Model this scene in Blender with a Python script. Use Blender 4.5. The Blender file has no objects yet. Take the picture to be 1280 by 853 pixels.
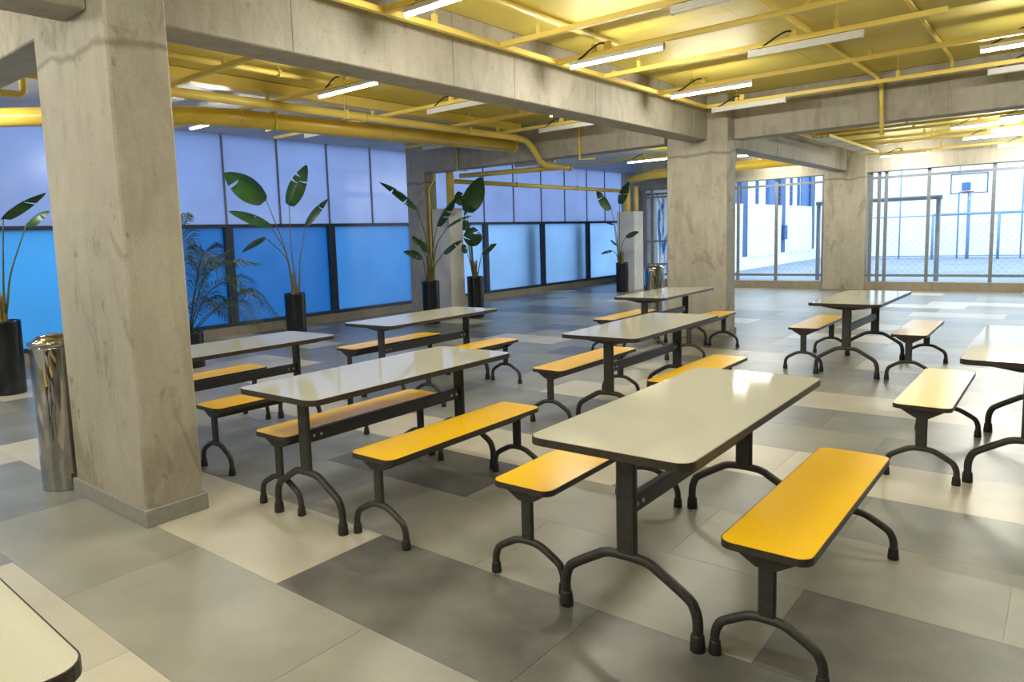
import bpy, bmesh, math, random
from mathutils import Vector, Matrix
C = bpy.context.scene.collection
S = bpy.context.scene
R = random.Random(7)

# ------------------------------------------------------------------ camera, sky, exposure
def make_camera():
    cd = bpy.data.cameras.new('camera'); cam = bpy.data.objects.new('camera', cd); C.objects.link(cam)
    yaw, pit, rol = 0.70646157, -0.11189098, -0.0357231
    f = Vector((math.cos(yaw)*math.cos(pit), math.sin(yaw)*math.cos(pit), math.sin(pit)))
    rt = Vector((math.sin(yaw), -math.cos(yaw), 0)); up = rt.cross(f)
    r2 = math.cos(rol)*rt + math.sin(rol)*up; u2 = -math.sin(rol)*rt + math.cos(rol)*up
    m = Matrix((r2, u2, -f)).transposed().to_4x4(); m.translation = Vector((0, 0, 1.5))
    cam.matrix_world = m
    cd.sensor_fit = 'HORIZONTAL'; cd.sensor_width = 36.0; cd.lens = 36.0*891.34/1280
    cd.shift_x = 56.70/1280; cd.shift_y = -27.54/1280
    cd.clip_start = 0.05; cd.clip_end = 200
    S.camera = cam
make_camera()
SKY = (0.58, 0.78, 1.0); SKY_STRENGTH = 4.3
TUBE_STRENGTH = 215.0
w = bpy.data.worlds.new('overcast_sky'); S.world = w; w.use_nodes = True
bg = w.node_tree.nodes['Background']; bg.inputs[0].default_value = (*SKY, 1); bg.inputs[1].default_value = SKY_STRENGTH
S.view_settings.view_transform = 'Standard'; S.view_settings.look = 'None'
S.view_settings.exposure = 0.0; S.view_settings.gamma = 1.0; S.view_settings.use_curve_mapping = False
S.cycles.use_denoising = True
S.cycles.sample_clamp_indirect = 6.0

# ------------------------------------------------------------------ materials
def new_mat(name):
    m = bpy.data.materials.new(name); m.use_nodes = True
    nt = m.node_tree; return m, nt, nt.nodes['Principled BSDF']
def noise_mat(name, c1, c2, scale=8, rough=0.5, metal=0.0, bump=0.0, bscale=60, stretch=(1, 1, 1), spec=0.5, detail=6, lo=0.35, hi=0.65, coat=0.0, random_tint=0.0, grain=0.0):
    m, nt, b = new_mat(name); N, L = nt.nodes, nt.links
    tc = N.new('ShaderNodeTexCoord'); mp = N.new('ShaderNodeMapping'); mp.inputs['Scale'].default_value = stretch
    L.new(tc.outputs['Object'], mp.inputs[0])
    n = N.new('ShaderNodeTexNoise'); n.inputs['Scale'].default_value = scale; n.inputs['Detail'].default_value = detail
    L.new(mp.outputs[0], n.inputs['Vector'])
    r = N.new('ShaderNodeValToRGB'); r.color_ramp.elements[0].position = lo; r.color_ramp.elements[1].position = hi
    r.color_ramp.elements[0].color = (*c1, 1); r.color_ramp.elements[1].color = (*c2, 1)
    L.new(n.outputs['Fac'], r.inputs[0]); out = r.outputs[0]
    if grain:
        g = N.new('ShaderNodeTexNoise'); g.inputs['Scale'].default_value = 210; g.inputs['Detail'].default_value = 3; L.new(tc.outputs['Object'], g.inputs['Vector'])
        gr = N.new('ShaderNodeMapRange'); gr.inputs['From Min'].default_value = .3; gr.inputs['From Max'].default_value = .7; gr.inputs['To Min'].default_value = 1-grain; gr.inputs['To Max'].default_value = 1+grain
        L.new(g.outputs['Fac'], gr.inputs['Value']); gv = N.new('ShaderNodeVectorMath'); gv.operation = 'SCALE'; L.new(out, gv.inputs[0]); L.new(gr.outputs[0], gv.inputs['Scale']); out = gv.outputs[0]
    if random_tint:
        oi = N.new('ShaderNodeObjectInfo'); mr = N.new('ShaderNodeMapRange')
        mr.inputs['To Min'].default_value = 1-random_tint; mr.inputs['To Max'].default_value = 1+random_tint
        L.new(oi.outputs['Random'], mr.inputs['Value'])
        vm = N.new('ShaderNodeVectorMath'); vm.operation = 'SCALE'
        L.new(out, vm.inputs[0]); L.new(mr.outputs[0], vm.inputs['Scale']); out = vm.outputs[0]
    L.new(out, b.inputs['Base Color'])
    b.inputs['Roughness'].default_value = rough; b.inputs['Metallic'].default_value = metal
    b.inputs['Specular IOR Level'].default_value = spec
    if coat: b.inputs['Coat Weight'].default_value = coat; b.inputs['Coat Roughness'].default_value = 0.04
    if bump:
        n2 = N.new('ShaderNodeTexNoise'); n2.inputs['Scale'].default_value = bscale; n2.inputs['Detail'].default_value = 4
        L.new(mp.outputs[0], n2.inputs['Vector'])
        bp = N.new('ShaderNodeBump'); bp.inputs['Strength'].default_value = bump; bp.inputs['Distance'].default_value = 0.01
        L.new(n2.outputs['Fac'], bp.inputs['Height']); L.new(bp.outputs[0], b.inputs['Normal'])
    return m
def concrete_mat(name, base, dark, light, patch=0.9, joint=None):
    m, nt, b = new_mat(name); N, L = nt.nodes, nt.links
    tc = N.new('ShaderNodeTexCoord')
    def noise(scale, detail, stretch=(1, 1, 1), rough=0.5, dist=0.0):
        mp = N.new('ShaderNodeMapping'); mp.inputs['Scale'].default_value = stretch; L.new(tc.outputs['Object'], mp.inputs[0])
        n = N.new('ShaderNodeTexNoise'); n.inputs['Scale'].default_value = scale; n.inputs['Detail'].default_value = detail
        n.inputs['Roughness'].default_value = rough; n.inputs['Distortion'].default_value = dist
        L.new(mp.outputs[0], n.inputs['Vector']); return n.outputs['Fac']
    def ramp(fac, p0, p1, a, c):
        r = N.new('ShaderNodeValToRGB'); r.color_ramp.elements[0].position = p0; r.color_ramp.elements[1].position = p1
        r.color_ramp.elements[0].color = (*a, 1); r.color_ramp.elements[1].color = (*c, 1); L.new(fac, r.inputs[0]); return r.outputs[0]
    def mix(kind, f, a, c):
        x = N.new('ShaderNodeMix'); x.data_type = 'RGBA'; x.blend_type = kind; x.inputs['Factor'].default_value = f
        L.new(a, x.inputs['A']); L.new(c, x.inputs['B']); return x.outputs['Result']
    W = (1, 1, 1)
    col = ramp(noise(1.3, 9, (1, 1, 0.7), 0.62), 0.30, 0.70, dark, light)
    mid = ramp(noise(11, 10, (1, 1, 0.7), 0.65), 0.3, 0.7, tuple(v*0.84 for v in base), tuple(min(1, v*1.12) for v in base))
    col = mix('MIX', 0.5, col, mid)
    col = mix('MULTIPLY', 0.42, col, ramp(noise(9, 8, (1, 1, 0.16), 0.6, 0.6), 0.36, 0.50, (0.72, 0.70, 0.66), W))        # rain and form streaks
    col = mix('MULTIPLY', 0.75*patch, col, ramp(noise(2.6, 9, (1, 1, 0.55), 0.62, 0.8), 0.39, 0.44, (0.70, 0.67, 0.62), W))   # ragged damp patches
    col = mix('MULTIPLY', 0.8*patch, col, ramp(noise(13, 4, (1, 1, 0.8), 0.5), 0.265, 0.33, (0.52, 0.49, 0.44), W))          # small air holes and chips
    col = mix('MULTIPLY', 0.8, col, ramp(noise(160, 3), 0.3, 0.7, (0.80, 0.80, 0.80), (1.10, 1.10, 1.10)))
    if joint:
        sx = N.new('ShaderNodeSeparateXYZ'); L.new(tc.outputs['Object'], sx.inputs[0])
        ma = N.new('ShaderNodeMath'); ma.operation = 'MULTIPLY_ADD'; ma.inputs[1].default_value = 0.22; L.new(noise(2.2, 6), ma.inputs[0]); L.new(sx.outputs['Z'], ma.inputs[2])
        mb = N.new('ShaderNodeMath'); mb.operation = 'SUBTRACT'; L.new(ma.outputs[0], mb.inputs[0]); mb.inputs[1].default_value = joint+0.11
        mc = N.new('ShaderNodeMath'); mc.operation = 'ABSOLUTE'; L.new(mb.outputs[0], mc.inputs[0])
        col = mix('MULTIPLY', 0.8, col, ramp(mc.outputs[0], 0.006, 0.030, (0.50, 0.47, 0.42), W))                             # pour joint
    L.new(col, b.inputs['Base Color']); b.inputs['Roughness'].default_value = 0.6; b.inputs['Specular IOR Level'].default_value = 0.4
    bp = N.new('ShaderNodeBump'); bp.inputs['Strength'].default_value = 0.4; bp.inputs['Distance'].default_value = 0.012
    L.new(noise(24, 9, (1, 1, 0.7), 0.65), bp.inputs['Height']); L.new(bp.outputs[0], b.inputs['Normal'])
    return m
def emit_mat(name, col, s):
    m = bpy.data.materials.new(name); m.use_nodes = True; nt = m.node_tree; nt.nodes.clear()
    e = nt.nodes.new('ShaderNodeEmission'); o = nt.nodes.new('ShaderNodeOutputMaterial')
    e.inputs[0].default_value = (*col, 1); e.inputs[1].default_value = s; nt.links.new(e.outputs[0], o.inputs[0]); return m
def frosted_mat(name, col, gloss=0.06):
    m = bpy.data.materials.new(name); m.use_nodes = True; nt = m.node_tree; nt.nodes.clear(); N, L = nt.nodes, nt.links
    tc = N.new('ShaderNodeTexCoord'); n = N.new('ShaderNodeTexNoise'); n.inputs['Scale'].default_value = 1.1; n.inputs['Detail'].default_value = 3
    L.new(tc.outputs['Object'], n.inputs['Vector'])
    r = N.new('ShaderNodeValToRGB'); r.color_ramp.elements[0].position = 0.3; r.color_ramp.elements[1].position = 0.7
    r.color_ramp.elements[0].color = (*[v*0.9 for v in col], 1); r.color_ramp.elements[1].color = (*[min(1, v*1.08) for v in col], 1)
    L.new(n.outputs['Fac'], r.inputs[0])
    t = N.new('ShaderNodeBsdfTranslucent'); L.new(r.outputs[0], t.inputs[0])
    g = N.new('ShaderNodeBsdfGlossy'); g.inputs['Roughness'].default_value = 0.25
    mx = N.new('ShaderNodeMixShader'); mx.inputs[0].default_value = gloss
    o = N.new('ShaderNodeOutputMaterial'); L.new(t.outputs[0], mx.inputs[1]); L.new(g.outputs[0], mx.inputs[2]); L.new(mx.outputs[0], o.inputs[0]); return m

M = {}
M['concrete'] = concrete_mat('cast_concrete', (0.42, 0.385, 0.315), (0.27, 0.243, 0.193), (0.52, 0.485, 0.41), 1.0, 2.57)
M['concrete_beam'] = concrete_mat('beam_concrete', (0.40, 0.37, 0.31), (0.28, 0.26, 0.215), (0.47, 0.44, 0.375), 0.55)
M['kerb'] = concrete_mat('kerb_concrete', (0.33, 0.29, 0.22), (0.26, 0.23, 0.175), (0.38, 0.34, 0.27), 0.5)
M['plinth'] = noise_mat('plinth_tile', (0.26, 0.26, 0.235), (0.31, 0.31, 0.285), 30, 0.4)
M['plaster'] = noise_mat('white_plaster', (0.62, 0.61, 0.58), (0.72, 0.71, 0.68), 3, 0.6, bump=0.05)
M['yellow'] = noise_mat('yellow_paint', (0.76, 0.58, 0.12), (0.82, 0.63, 0.15), 5, 0.4)
M['ceiling'] = noise_mat('yellow_ceiling_paint', (0.66, 0.54, 0.105), (0.73, 0.60, 0.135), 1.6, 0.55, bump=0.10, bscale=7)
M['ceiling_grey'] = noise_mat('grey_ceiling_plaster', (0.46, 0.46, 0.46), (0.56, 0.56, 0.56), 1.4, 0.7, bump=0.1, bscale=9)
M['duct'] = noise_mat('yellow_duct_paint', (0.70, 0.50, 0.07), (0.77, 0.56, 0.09), 4, 0.3)
M['metal'] = noise_mat('black_powder_coat', (0.026, 0.025, 0.023), (0.042, 0.040, 0.037), 60, 0.42, bump=0.25, bscale=220)
M['edge'] = noise_mat('dark_edge_band', (0.030, 0.023, 0.018), (0.050, 0.038, 0.029), 40, 0.38)
M['cap'] = noise_mat('black_rubber', (0.012, 0.012, 0.012), (0.022, 0.022, 0.021), 40, 0.55)
M['steel_bolt'] = noise_mat('steel_bolt', (0.5, 0.5, 0.5), (0.6, 0.6, 0.6), 40, 0.3, metal=1.0)
M['top'] = noise_mat('grey_cream_laminate', (0.55, 0.54, 0.455), (0.585, 0.575, 0.49), 160, 0.06, spec=0.6, detail=2)
M['seat'] = noise_mat('yellow_laminate', (0.90, 0.53, 0.008), (0.94, 0.56, 0.011), 140, 0.24, spec=0.27, detail=2)
M['frame'] = noise_mat('dark_window_frame', (0.014, 0.024, 0.048), (0.022, 0.036, 0.070), 20, 0.4)
M['seam'] = noise_mat('grey_seam_strip', (0.20, 0.21, 0.25), (0.26, 0.27, 0.32), 20, 0.5)
BACKLIGHT_TINT = [(4.3, frosted_mat('frosted_glass_cyan_backlight', (0.036, 0.170, 0.310))), (8.8, frosted_mat('frosted_glass_dim_backlight', (0.007, 0.068, 0.182))),  # uneven backlight from outside is painted into these pane colours
        (11.1, frosted_mat('frosted_glass_mid_backlight', (0.028, 0.112, 0.242))), (99, frosted_mat('frosted_glass_bright_backlight', (0.150, 0.238, 0.350)))]
M['frost_high'] = frosted_mat('lavender_frosted_panel', (0.140, 0.162, 0.258))
M['mesh_frame'] = noise_mat('grey_steel_frame', (0.16, 0.18, 0.20), (0.22, 0.24, 0.27), 20, 0.45)
M['wire'] = noise_mat('galvanised_wire', (0.20, 0.23, 0.27), (0.28, 0.31, 0.35), 20, 0.45)
M['pot'] = noise_mat('black_glazed_pot', (0.006, 0.007, 0.011), (0.010, 0.011, 0.016), 10, 0.18)
M['soil'] = noise_mat('potting_soil', (0.09, 0.045, 0.02), (0.20, 0.10, 0.04), 60, 0.9, bump=0.8, bscale=60)
M['leaf'] = noise_mat('glossy_leaf', (0.016, 0.060, 0.014), (0.034, 0.105, 0.022), 5, 0.36, stretch=(1, 1, 1), random_tint=0.25)
M['stem'] = noise_mat('leaf_stalk', (0.07, 0.105, 0.03), (0.13, 0.14, 0.045), 8, 0.45)
M['trunk'] = noise_mat('plant_base', (0.14, 0.09, 0.03), (0.24, 0.16, 0.05), 20, 0.6)
M['frond'] = noise_mat('palm_frond', (0.010, 0.032, 0.014), (0.028, 0.062, 0.022), 9, 0.45)
M['steel'] = noise_mat('polished_steel', (0.43, 0.42, 0.41), (0.50, 0.49, 0.48), 3, 0.05, metal=1.0, bump=0.03, bscale=2.2)
M['tube_lit'] = emit_mat('lit_tube', (1.0, 0.965, 0.83), TUBE_STRENGTH)
M['tube_off'] = noise_mat('unlit_tube', (0.70, 0.70, 0.68), (0.78, 0.78, 0.76), 20, 0.25)
M['housing'] = noise_mat('white_lamp_housing', (0.66, 0.66, 0.64), (0.72, 0.72, 0.70), 20, 0.4)
M['cord'] = noise_mat('black_cord', (0.010, 0.010, 0.010), (0.02, 0.02, 0.02), 30, 0.6)
M['court'] = noise_mat('court_floor', (0.17, 0.20, 0.25), (0.23, 0.265, 0.31), 0.6, 0.7)
M['outwall'] = noise_mat('white_outdoor_wall', (0.80, 0.80, 0.80), (0.86, 0.86, 0.86), 1, 0.7)
M['navy'] = noise_mat('navy_paint', (0.025, 0.075, 0.19), (0.035, 0.095, 0.23), 4, 0.5)
M['blueband'] = noise_mat('blue_panel', (0.045, 0.125, 0.30), (0.06, 0.15, 0.35), 2, 0.5)
M['tarp'] = noise_mat('white_tarp', (0.78, 0.80, 0.82), (0.86, 0.87, 0.88), 3, 0.5, bump=0.6, bscale=4)
M['bluetarp'] = noise_mat('blue_tarp', (0.03, 0.12, 0.36), (0.80, 0.84, 0.90), 3.2, 0.4, stretch=(1, 2.2, 0.35), lo=0.44, hi=0.56, bump=0.6, bscale=6)
def sheet_mat():
    m = bpy.data.materials.new('blue_white_plastic'); m.use_nodes = True; nt = m.node_tree; nt.nodes.clear(); N, L = nt.nodes, nt.links
    tc = N.new('ShaderNodeTexCoord'); mp = N.new('ShaderNodeMapping'); mp.inputs['Scale'].default_value = (1, 3.0, 0.4); L.new(tc.outputs['Object'], mp.inputs[0])
    n = N.new('ShaderNodeTexNoise'); n.inputs['Scale'].default_value = 2.6; n.inputs['Detail'].default_value = 5; n.inputs['Distortion'].default_value = 1.2; L.new(mp.outputs[0], n.inputs['Vector'])
    r = N.new('ShaderNodeValToRGB'); r.color_ramp.elements[0].position = 0.42; r.color_ramp.elements[1].position = 0.58
    r.color_ramp.elements[0].color = (0.03, 0.14, 0.38, 1); r.color_ramp.elements[1].color = (0.75, 0.78, 0.82, 1); L.new(n.outputs['Fac'], r.inputs[0])
    t = N.new('ShaderNodeBsdfTranslucent'); d = N.new('ShaderNodeBsdfDiffuse'); L.new(r.outputs[0], t.inputs[0]); L.new(r.outputs[0], d.inputs[0])
    mx = N.new('ShaderNodeMixShader'); mx.inputs[0].default_value = 0.3; o = N.new('ShaderNodeOutputMaterial')
    L.new(t.outputs[0], mx.inputs[1]); L.new(d.outputs[0], mx.inputs[2]); L.new(mx.outputs[0], o.inputs[0]); return m
M['bluetarp'] = sheet_mat()
M['goal'] = noise_mat('goal_paint_flare_paled', (0.30, 0.34, 0.40), (0.36, 0.40, 0.46), 8, 0.4)  # paler than the frame itself: lens flare is blended into this grey
M['red'] = noise_mat('red_rim', (0.30, 0.02, 0.02), (0.38, 0.03, 0.03), 10, 0.4)
M['glassboard'] = noise_mat('white_backboard', (0.72, 0.78, 0.84), (0.78, 0.83, 0.88), 6, 0.3)
M['paleblue'] = noise_mat('pale_blue_paint', (0.16, 0.26, 0.42), (0.20, 0.31, 0.48), 6, 0.5)
TILE = {'C': noise_mat('cream_tile', (0.49, 0.46, 0.385), (0.56, 0.53, 0.45), 2.2, 0.33, bump=0.03, bscale=150, spec=0.5, random_tint=0.05, detail=10, grain=.10),
        'L': noise_mat('light_grey_tile', (0.255, 0.258, 0.23), (0.325, 0.322, 0.287), 2.4, 0.33, bump=0.03, bscale=150, spec=0.5, random_tint=0.07, detail=12, grain=.14),
        'M': noise_mat('grey_tile', (0.185, 0.195, 0.19), (0.25, 0.258, 0.25), 2.6, 0.33, bump=0.03, bscale=150, spec=0.5, random_tint=0.10, detail=12, grain=.18),
        'D': noise_mat('dark_grey_tile', (0.092, 0.094, 0.090), (0.165, 0.165, 0.155), 3.0, 0.33, bump=0.03, bscale=150, spec=0.5, random_tint=0.08, detail=14, grain=.24)}
M['grout'] = noise_mat('grout', (0.40, 0.38, 0.34), (0.46, 0.44, 0.39), 20, 0.8)

# ------------------------------------------------------------------ mesh helpers
def box(bm, x0, x1, y0, y1, z0, z1, bevel=0.0):
    x0, x1 = min(x0, x1), max(x0, x1); y0, y1 = min(y0, y1), max(y0, y1); z0, z1 = min(z0, z1), max(z0, z1)
    v = [bm.verts.new(p) for p in ((x0, y0, z0), (x1, y0, z0), (x1, y1, z0), (x0, y1, z0), (x0, y0, z1), (x1, y0, z1), (x1, y1, z1), (x0, y1, z1))]
    fs = [bm.faces.new([v[i] for i in q]) for q in ((3, 2, 1, 0), (4, 5, 6, 7), (0, 1, 5, 4), (1, 2, 6, 5), (2, 3, 7, 6), (3, 0, 4, 7))]
    if bevel:
        es = list({e for f in fs for e in f.edges})
        bmesh.ops.bevel(bm, geom=es, offset=bevel, segments=1, affect='EDGES')
def smooth_path(pts, n=4):
    pts = [Vector(p) for p in pts]
    if len(pts) < 3 or n <= 1: return pts
    out = []
    for i in range(len(pts)-1):
        p0 = pts[i-1] if i > 0 else pts[i]*2-pts[i+1]
        p1, p2 = pts[i], pts[i+1]; p3 = pts[i+2] if i+2 < len(pts) else pts[i+1]*2-pts[i]
        for k in range(n):
            t = k/n
            out.append(0.5*((2*p1)+(p2-p0)*t+(2*p0-5*p1+4*p2-p3)*t*t+(3*p1-p0-3*p2+p3)*t*t*t))
    out.append(pts[-1]); return out
def tube(bm, pts, r, seg=8, cap=True):
    pts = [Vector(p) for p in pts]; n = len(pts)
    rr = r if isinstance(r, (list, tuple)) else [r]*n
    rings = []; ref = None
    for i, p in enumerate(pts):
        d = (pts[min(i+1, n-1)]-pts[max(i-1, 0)]).normalized()
        if ref is None: ref = Vector((0, 0, 1)) if abs(d.z) < 0.9 else Vector((1, 0, 0))
        u = d.cross(ref)
        if u.length < 1e-4: u = d.cross(Vector((0.3, 1, 0.2)))
        u.normalize(); v = u.cross(d); v.normalize(); ref = v
        rings.append([bm.verts.new(p+rr[i]*(math.cos(a)*u+math.sin(a)*v)) for a in [2*math.pi*k/seg for k in range(seg)]])
    for i in range(n-1):
        for k in range(seg):
            f = bm.faces.new((rings[i][k], rings[i][(k+1) % seg], rings[i+1][(k+1) % seg], rings[i+1][k])); f.smooth = True
    if cap:
        bm.faces.new(list(reversed(rings[0]))); bm.faces.new(rings[-1])
def lathe(bm, prof, seg=24, cap_bottom=True, cap_top=True, cx=0, cy=0):
    rings = [[bm.verts.new((cx+r*math.cos(2*math.pi*k/seg), cy+r*math.sin(2*math.pi*k/seg), z)) for k in range(seg)] for r, z in prof]
    for i in range(len(rings)-1):
        for k in range(seg):
            f = bm.faces.new((rings[i][k], rings[i][(k+1) % seg], rings[i+1][(k+1) % seg], rings[i+1][k])); f.smooth = True
    if cap_bottom: bm.faces.new(list(reversed(rings[0])))
    if cap_top: bm.faces.new(rings[-1])
def round_rect(L, W, r, n=5):
    pts = []
    for cx, cy, a0 in ((L/2-r, W/2-r, 0), (-L/2+r, W/2-r, 90), (-L/2+r, -W/2+r, 180), (L/2-r, -W/2+r, 270)):
        for k in range(n+1):
            a = math.radians(a0+90*k/n); pts.append((cx+r*math.cos(a), cy+r*math.sin(a)))
    return pts
def slab(bm, pts, z0, z1, top_inset=0.0):
    lo = [bm.verts.new((x, y, z0)) for x, y in pts]; hi = [bm.verts.new((x, y, z1)) for x, y in pts]
    n = len(pts)
    for i in range(n): bm.faces.new((lo[i], lo[(i+1) % n], hi[(i+1) % n], hi[i]))
    bm.faces.new(list(reversed(lo))); bm.faces.new(hi)
def ring_band(bm, outer, inner, z0, z1):
    n = len(outer)
    a = [bm.verts.new((x, y, z0)) for x, y in outer]; b = [bm.verts.new((x, y, z1)) for x, y in outer]
    c = [bm.verts.new((x, y, z1)) for x, y in inner]; d = [bm.verts.new((x, y, z0)) for x, y in inner]
    for i in range(n):
        j = (i+1) % n
        for q in ((a[i], a[j], b[j], b[i]), (b[i], b[j], c[j], c[i]), (c[i], c[j], d[j], d[i]), (d[i], d[j], a[j], a[i])): bm.faces.new(q)
def prism(bm, prof, x0, x1):
    """profile in (y, z) extruded along x"""
    a = [bm.verts.new((x0, y, z)) for y, z in prof]; b = [bm.verts.new((x1, y, z)) for y, z in prof]; n = len(prof)
    for i in range(n): bm.faces.new((a[i], a[(i+1) % n], b[(i+1) % n], b[i]))
    bm.faces.new(list(reversed(a))); bm.faces.new(b)
def obj(name, bm, mat, parent=None, loc=None, extra=None):
    bmesh.ops.recalc_face_normals(bm, faces=bm.faces)
    me = bpy.data.meshes.new(name); bm.to_mesh(me); bm.free()
    me.materials.append(mat)
    if extra:
        for m in extra: me.materials.append(m)
    o = bpy.data.objects.new(name, me); C.objects.link(o)
    if parent: o.parent = parent
    if loc: o.location = loc
    return o
def obj_box(name, mat, b, parent=None, bevel=0.0):
    bm = bmesh.new(); box(bm, *b, bevel=bevel); return obj(name, bm, mat, parent)
def tag(o, label=None, cat=None, group=None, kind=None):
    if label: o['label'] = label
    if cat: o['category'] = cat
    if group: o['group'] = group
    if kind: o['kind'] = kind
    return o
def thing(name, label, cat, loc=(0, 0, 0), rz=0.0, group=None):
    o = bpy.data.objects.new(name, None); C.objects.link(o); o.location = loc; o.rotation_euler = (0, 0, rz)
    o.empty_display_size = 0.1
    return tag(o, label, cat, group)
def struct(o, label=None): o['kind'] = 'structure'; return tag(o, label)
def struct_empty(name, label=None):
    o = bpy.data.objects.new(name, None); C.objects.link(o); o.empty_display_size = 0.1; return struct(o, label)
KIDS = {}
def copy_tree(o, parent=None):
    c = o.copy(); C.objects.link(c); c.parent = parent
    for ch in list(o.children): copy_tree(ch, c)
    return c

# ------------------------------------------------------------------ floor of tiles
XMIN, XMAX, YMIN, YMAX = -4.0, 18.62, -6.0, 10.86
bm = bmesh.new(); box(bm, XMIN, XMAX, YMIN, YMAX, -0.20, -0.002)
box(bm, XMAX, 20.6, 9.3, YMAX, -0.20, -0.002); floor = struct(obj('floor', bm, M['grout']), 'large grey and cream rectangular floor tiles laid in rows')
ROW0, PITCH, TL = 1.08, 0.65, 1.26
OFF = {-1: 1.39, 0: 0.79, 1: 0.13, 2: 0.79, 3: 0.13, 4: 0.79, 5: 0.10, 6: 0.95, 7: 0.13, 8: 0.79, 9: 0.3}
# (row, y) -> tone of the tile lying over that point
TONES = {(-1, 2.0): 'C', (-1, 3.3): 'C', (-1, 4.6): 'M', (-1, 5.9): 'L', (-1, .7): 'C', (0, 1.4): 'L', (0, 2.6): 'L', (0, 3.9): 'L', (0, 5.2): 'M', (0, 6.5): 'C', (0, .1): 'L',
         (1, .7): 'D', (1, -.6): 'D', (1, 2.0): 'D', (1, 3.2): 'C', (1, 4.5): 'C', (1, 5.8): 'C', (1, 7.0): 'M', (1, 8.3): 'L',
         (2, 0.1): 'D', (2, 1.4): 'L', (2, 2.6): 'L', (2, 3.9): 'M', (2, 5.2): 'M', (2, 6.4): 'L', (2, 7.7): 'M', (2, 9.0): 'C',
         (3, 0.7): 'L', (3, -.6): 'L', (3, 2.0): 'L', (3, 3.2): 'D', (3, 4.5): 'M', (3, 5.8): 'L', (3, 7.0): 'M', (3, 8.3): 'C', (3, 9.5): 'L',
         (4, .1): 'M', (4, 1.4): 'M', (4, 2.6): 'C', (4, 3.9): 'C', (4, 5.2): 'C', (4, 6.4): 'M', (4, 7.6): 'M', (4, 9): 'L',
         (5, -.6): 'C', (5, .7): 'C', (5, 2.0): 'C', (5, 3.2): 'M', (5, 4.5): 'M', (5, 5.8): 'M', (5, 7.0): 'C', (5, 8.3): 'C',
         (6, -.0): 'D', (6, .5): 'M', (6, 1.6): 'L', (6, 2.8): 'M', (6, 4.1): 'M', (6, 5.4): 'M', (6, 6.6): 'M', (6, 7.9): 'C',
         (7, -.6): 'M', (7, .7): 'M', (7, 2.0): 'M', (7, 3.2): 'C', (7, 4.5): 'L', (7, 5.8): 'M', (7, 7.0): 'M',
         (8, .1): 'C', (8, 1.4): 'C', (8, 2.6): 'C', (8, 3.9): 'L', (8, 5.2): 'M', (8, 6.4): 'L', (8, 7.7): 'M', (8, 9.0): 'C',
         (9, .7): 'L', (9, 2.0): 'L', (9, 3.2): 'L', (9, 4.5): 'M', (9, 5.8): 'M',
         (10, .7): 'M', (10, 1.4): 'M', (10, 2.7): 'L', (10, 3.6): 'M', (11, .8): 'C', (11, 2.0): 'L', (11, 3): 'C', (12, 2.8): 'D', (12, 1.4): 'M', (13, 2): 'M', (13, 6.3): 'D',
         (14, 2.8): 'C', (15, 2): 'M', (16, 6.5): 'D', (16, 7.8): 'D', (17, 2.8): 'D', (19, 1): 'C', (19, 2.0): 'C', (21, 2.5): 'C', (22, 1.5): 'C', (20, 4): 'M', (18, 6): 'L', (15, 6): 'L', (12, 5.5): 'L', (14, 6): 'L'}
tile_mesh = {}
nt = 0
def tile_me(tone, lx, ly):
    k = (tone, round(lx, 3), round(ly, 3))
    if k not in tile_mesh:
        b = bmesh.new(); g = 0.0009
        box(b, -lx/2+g, lx/2-g, -ly/2+g, ly/2-g, -0.004, 0.0)
        bmesh.ops.recalc_face_normals(b, faces=b.faces)
        me = bpy.data.meshes.new('tile'); b.to_mesh(me); b.free(); me.materials.append(TILE[tone]); tile_mesh[k] = me
    return tile_mesh[k]
far = bmesh.new()
row = -8
while ROW0+PITCH*row < XMAX:
    x0, x1 = max(ROW0+PITCH*row, XMIN), min(ROW0+PITCH*(row+1), XMAX)
    off = OFF.get(row, R.choice((0.13, 0.76, 0.45)))
    y = off-TL*math.ceil((off-YMIN)/TL)
    while y < YMAX:
        y0, y1 = max(y, YMIN), min(y+TL, YMAX)
        tone = None
        for (rr, ty), tn in TONES.items():
            if rr == row and y <= ty < y+TL: tone = tn
        if tone is None: tone = R.choices('CLMD', (0.10, 0.42, 0.38, 0.10))[0]
        # only what the room's viewpoints can see becomes a piece of its own; the strip behind the camera is left plain grey tile
        cx, cy = (x0+x1)/2, (y0+y1)/2
        if y1-y0 > 0.05 and x1-x0 > 0.05:
            ahead = 0.76*cx+0.65*cy > 0.9 and (0.65*cx-0.76*cy) < 0.85*(0.76*cx+0.65*cy)+0.8
            if ahead:
                o = bpy.data.objects.new('tile', tile_me(tone, x1-x0, y1-y0)); C.objects.link(o); o.parent = floor
                o.location = (cx, cy, 0.0); nt += 1
            else:
                box(far, x0+.0016, x1-.0016, y0+.0016, y1-.0016, -0.004, 0)
        y += TL
    row += 1
box(far, 18.63, 20.6, 9.4, 10.86, -.004, 0); fo = obj('tile_field', far, TILE['M'], floor); fo['kind'] = 'stuff'
print('tiles', nt)

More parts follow.
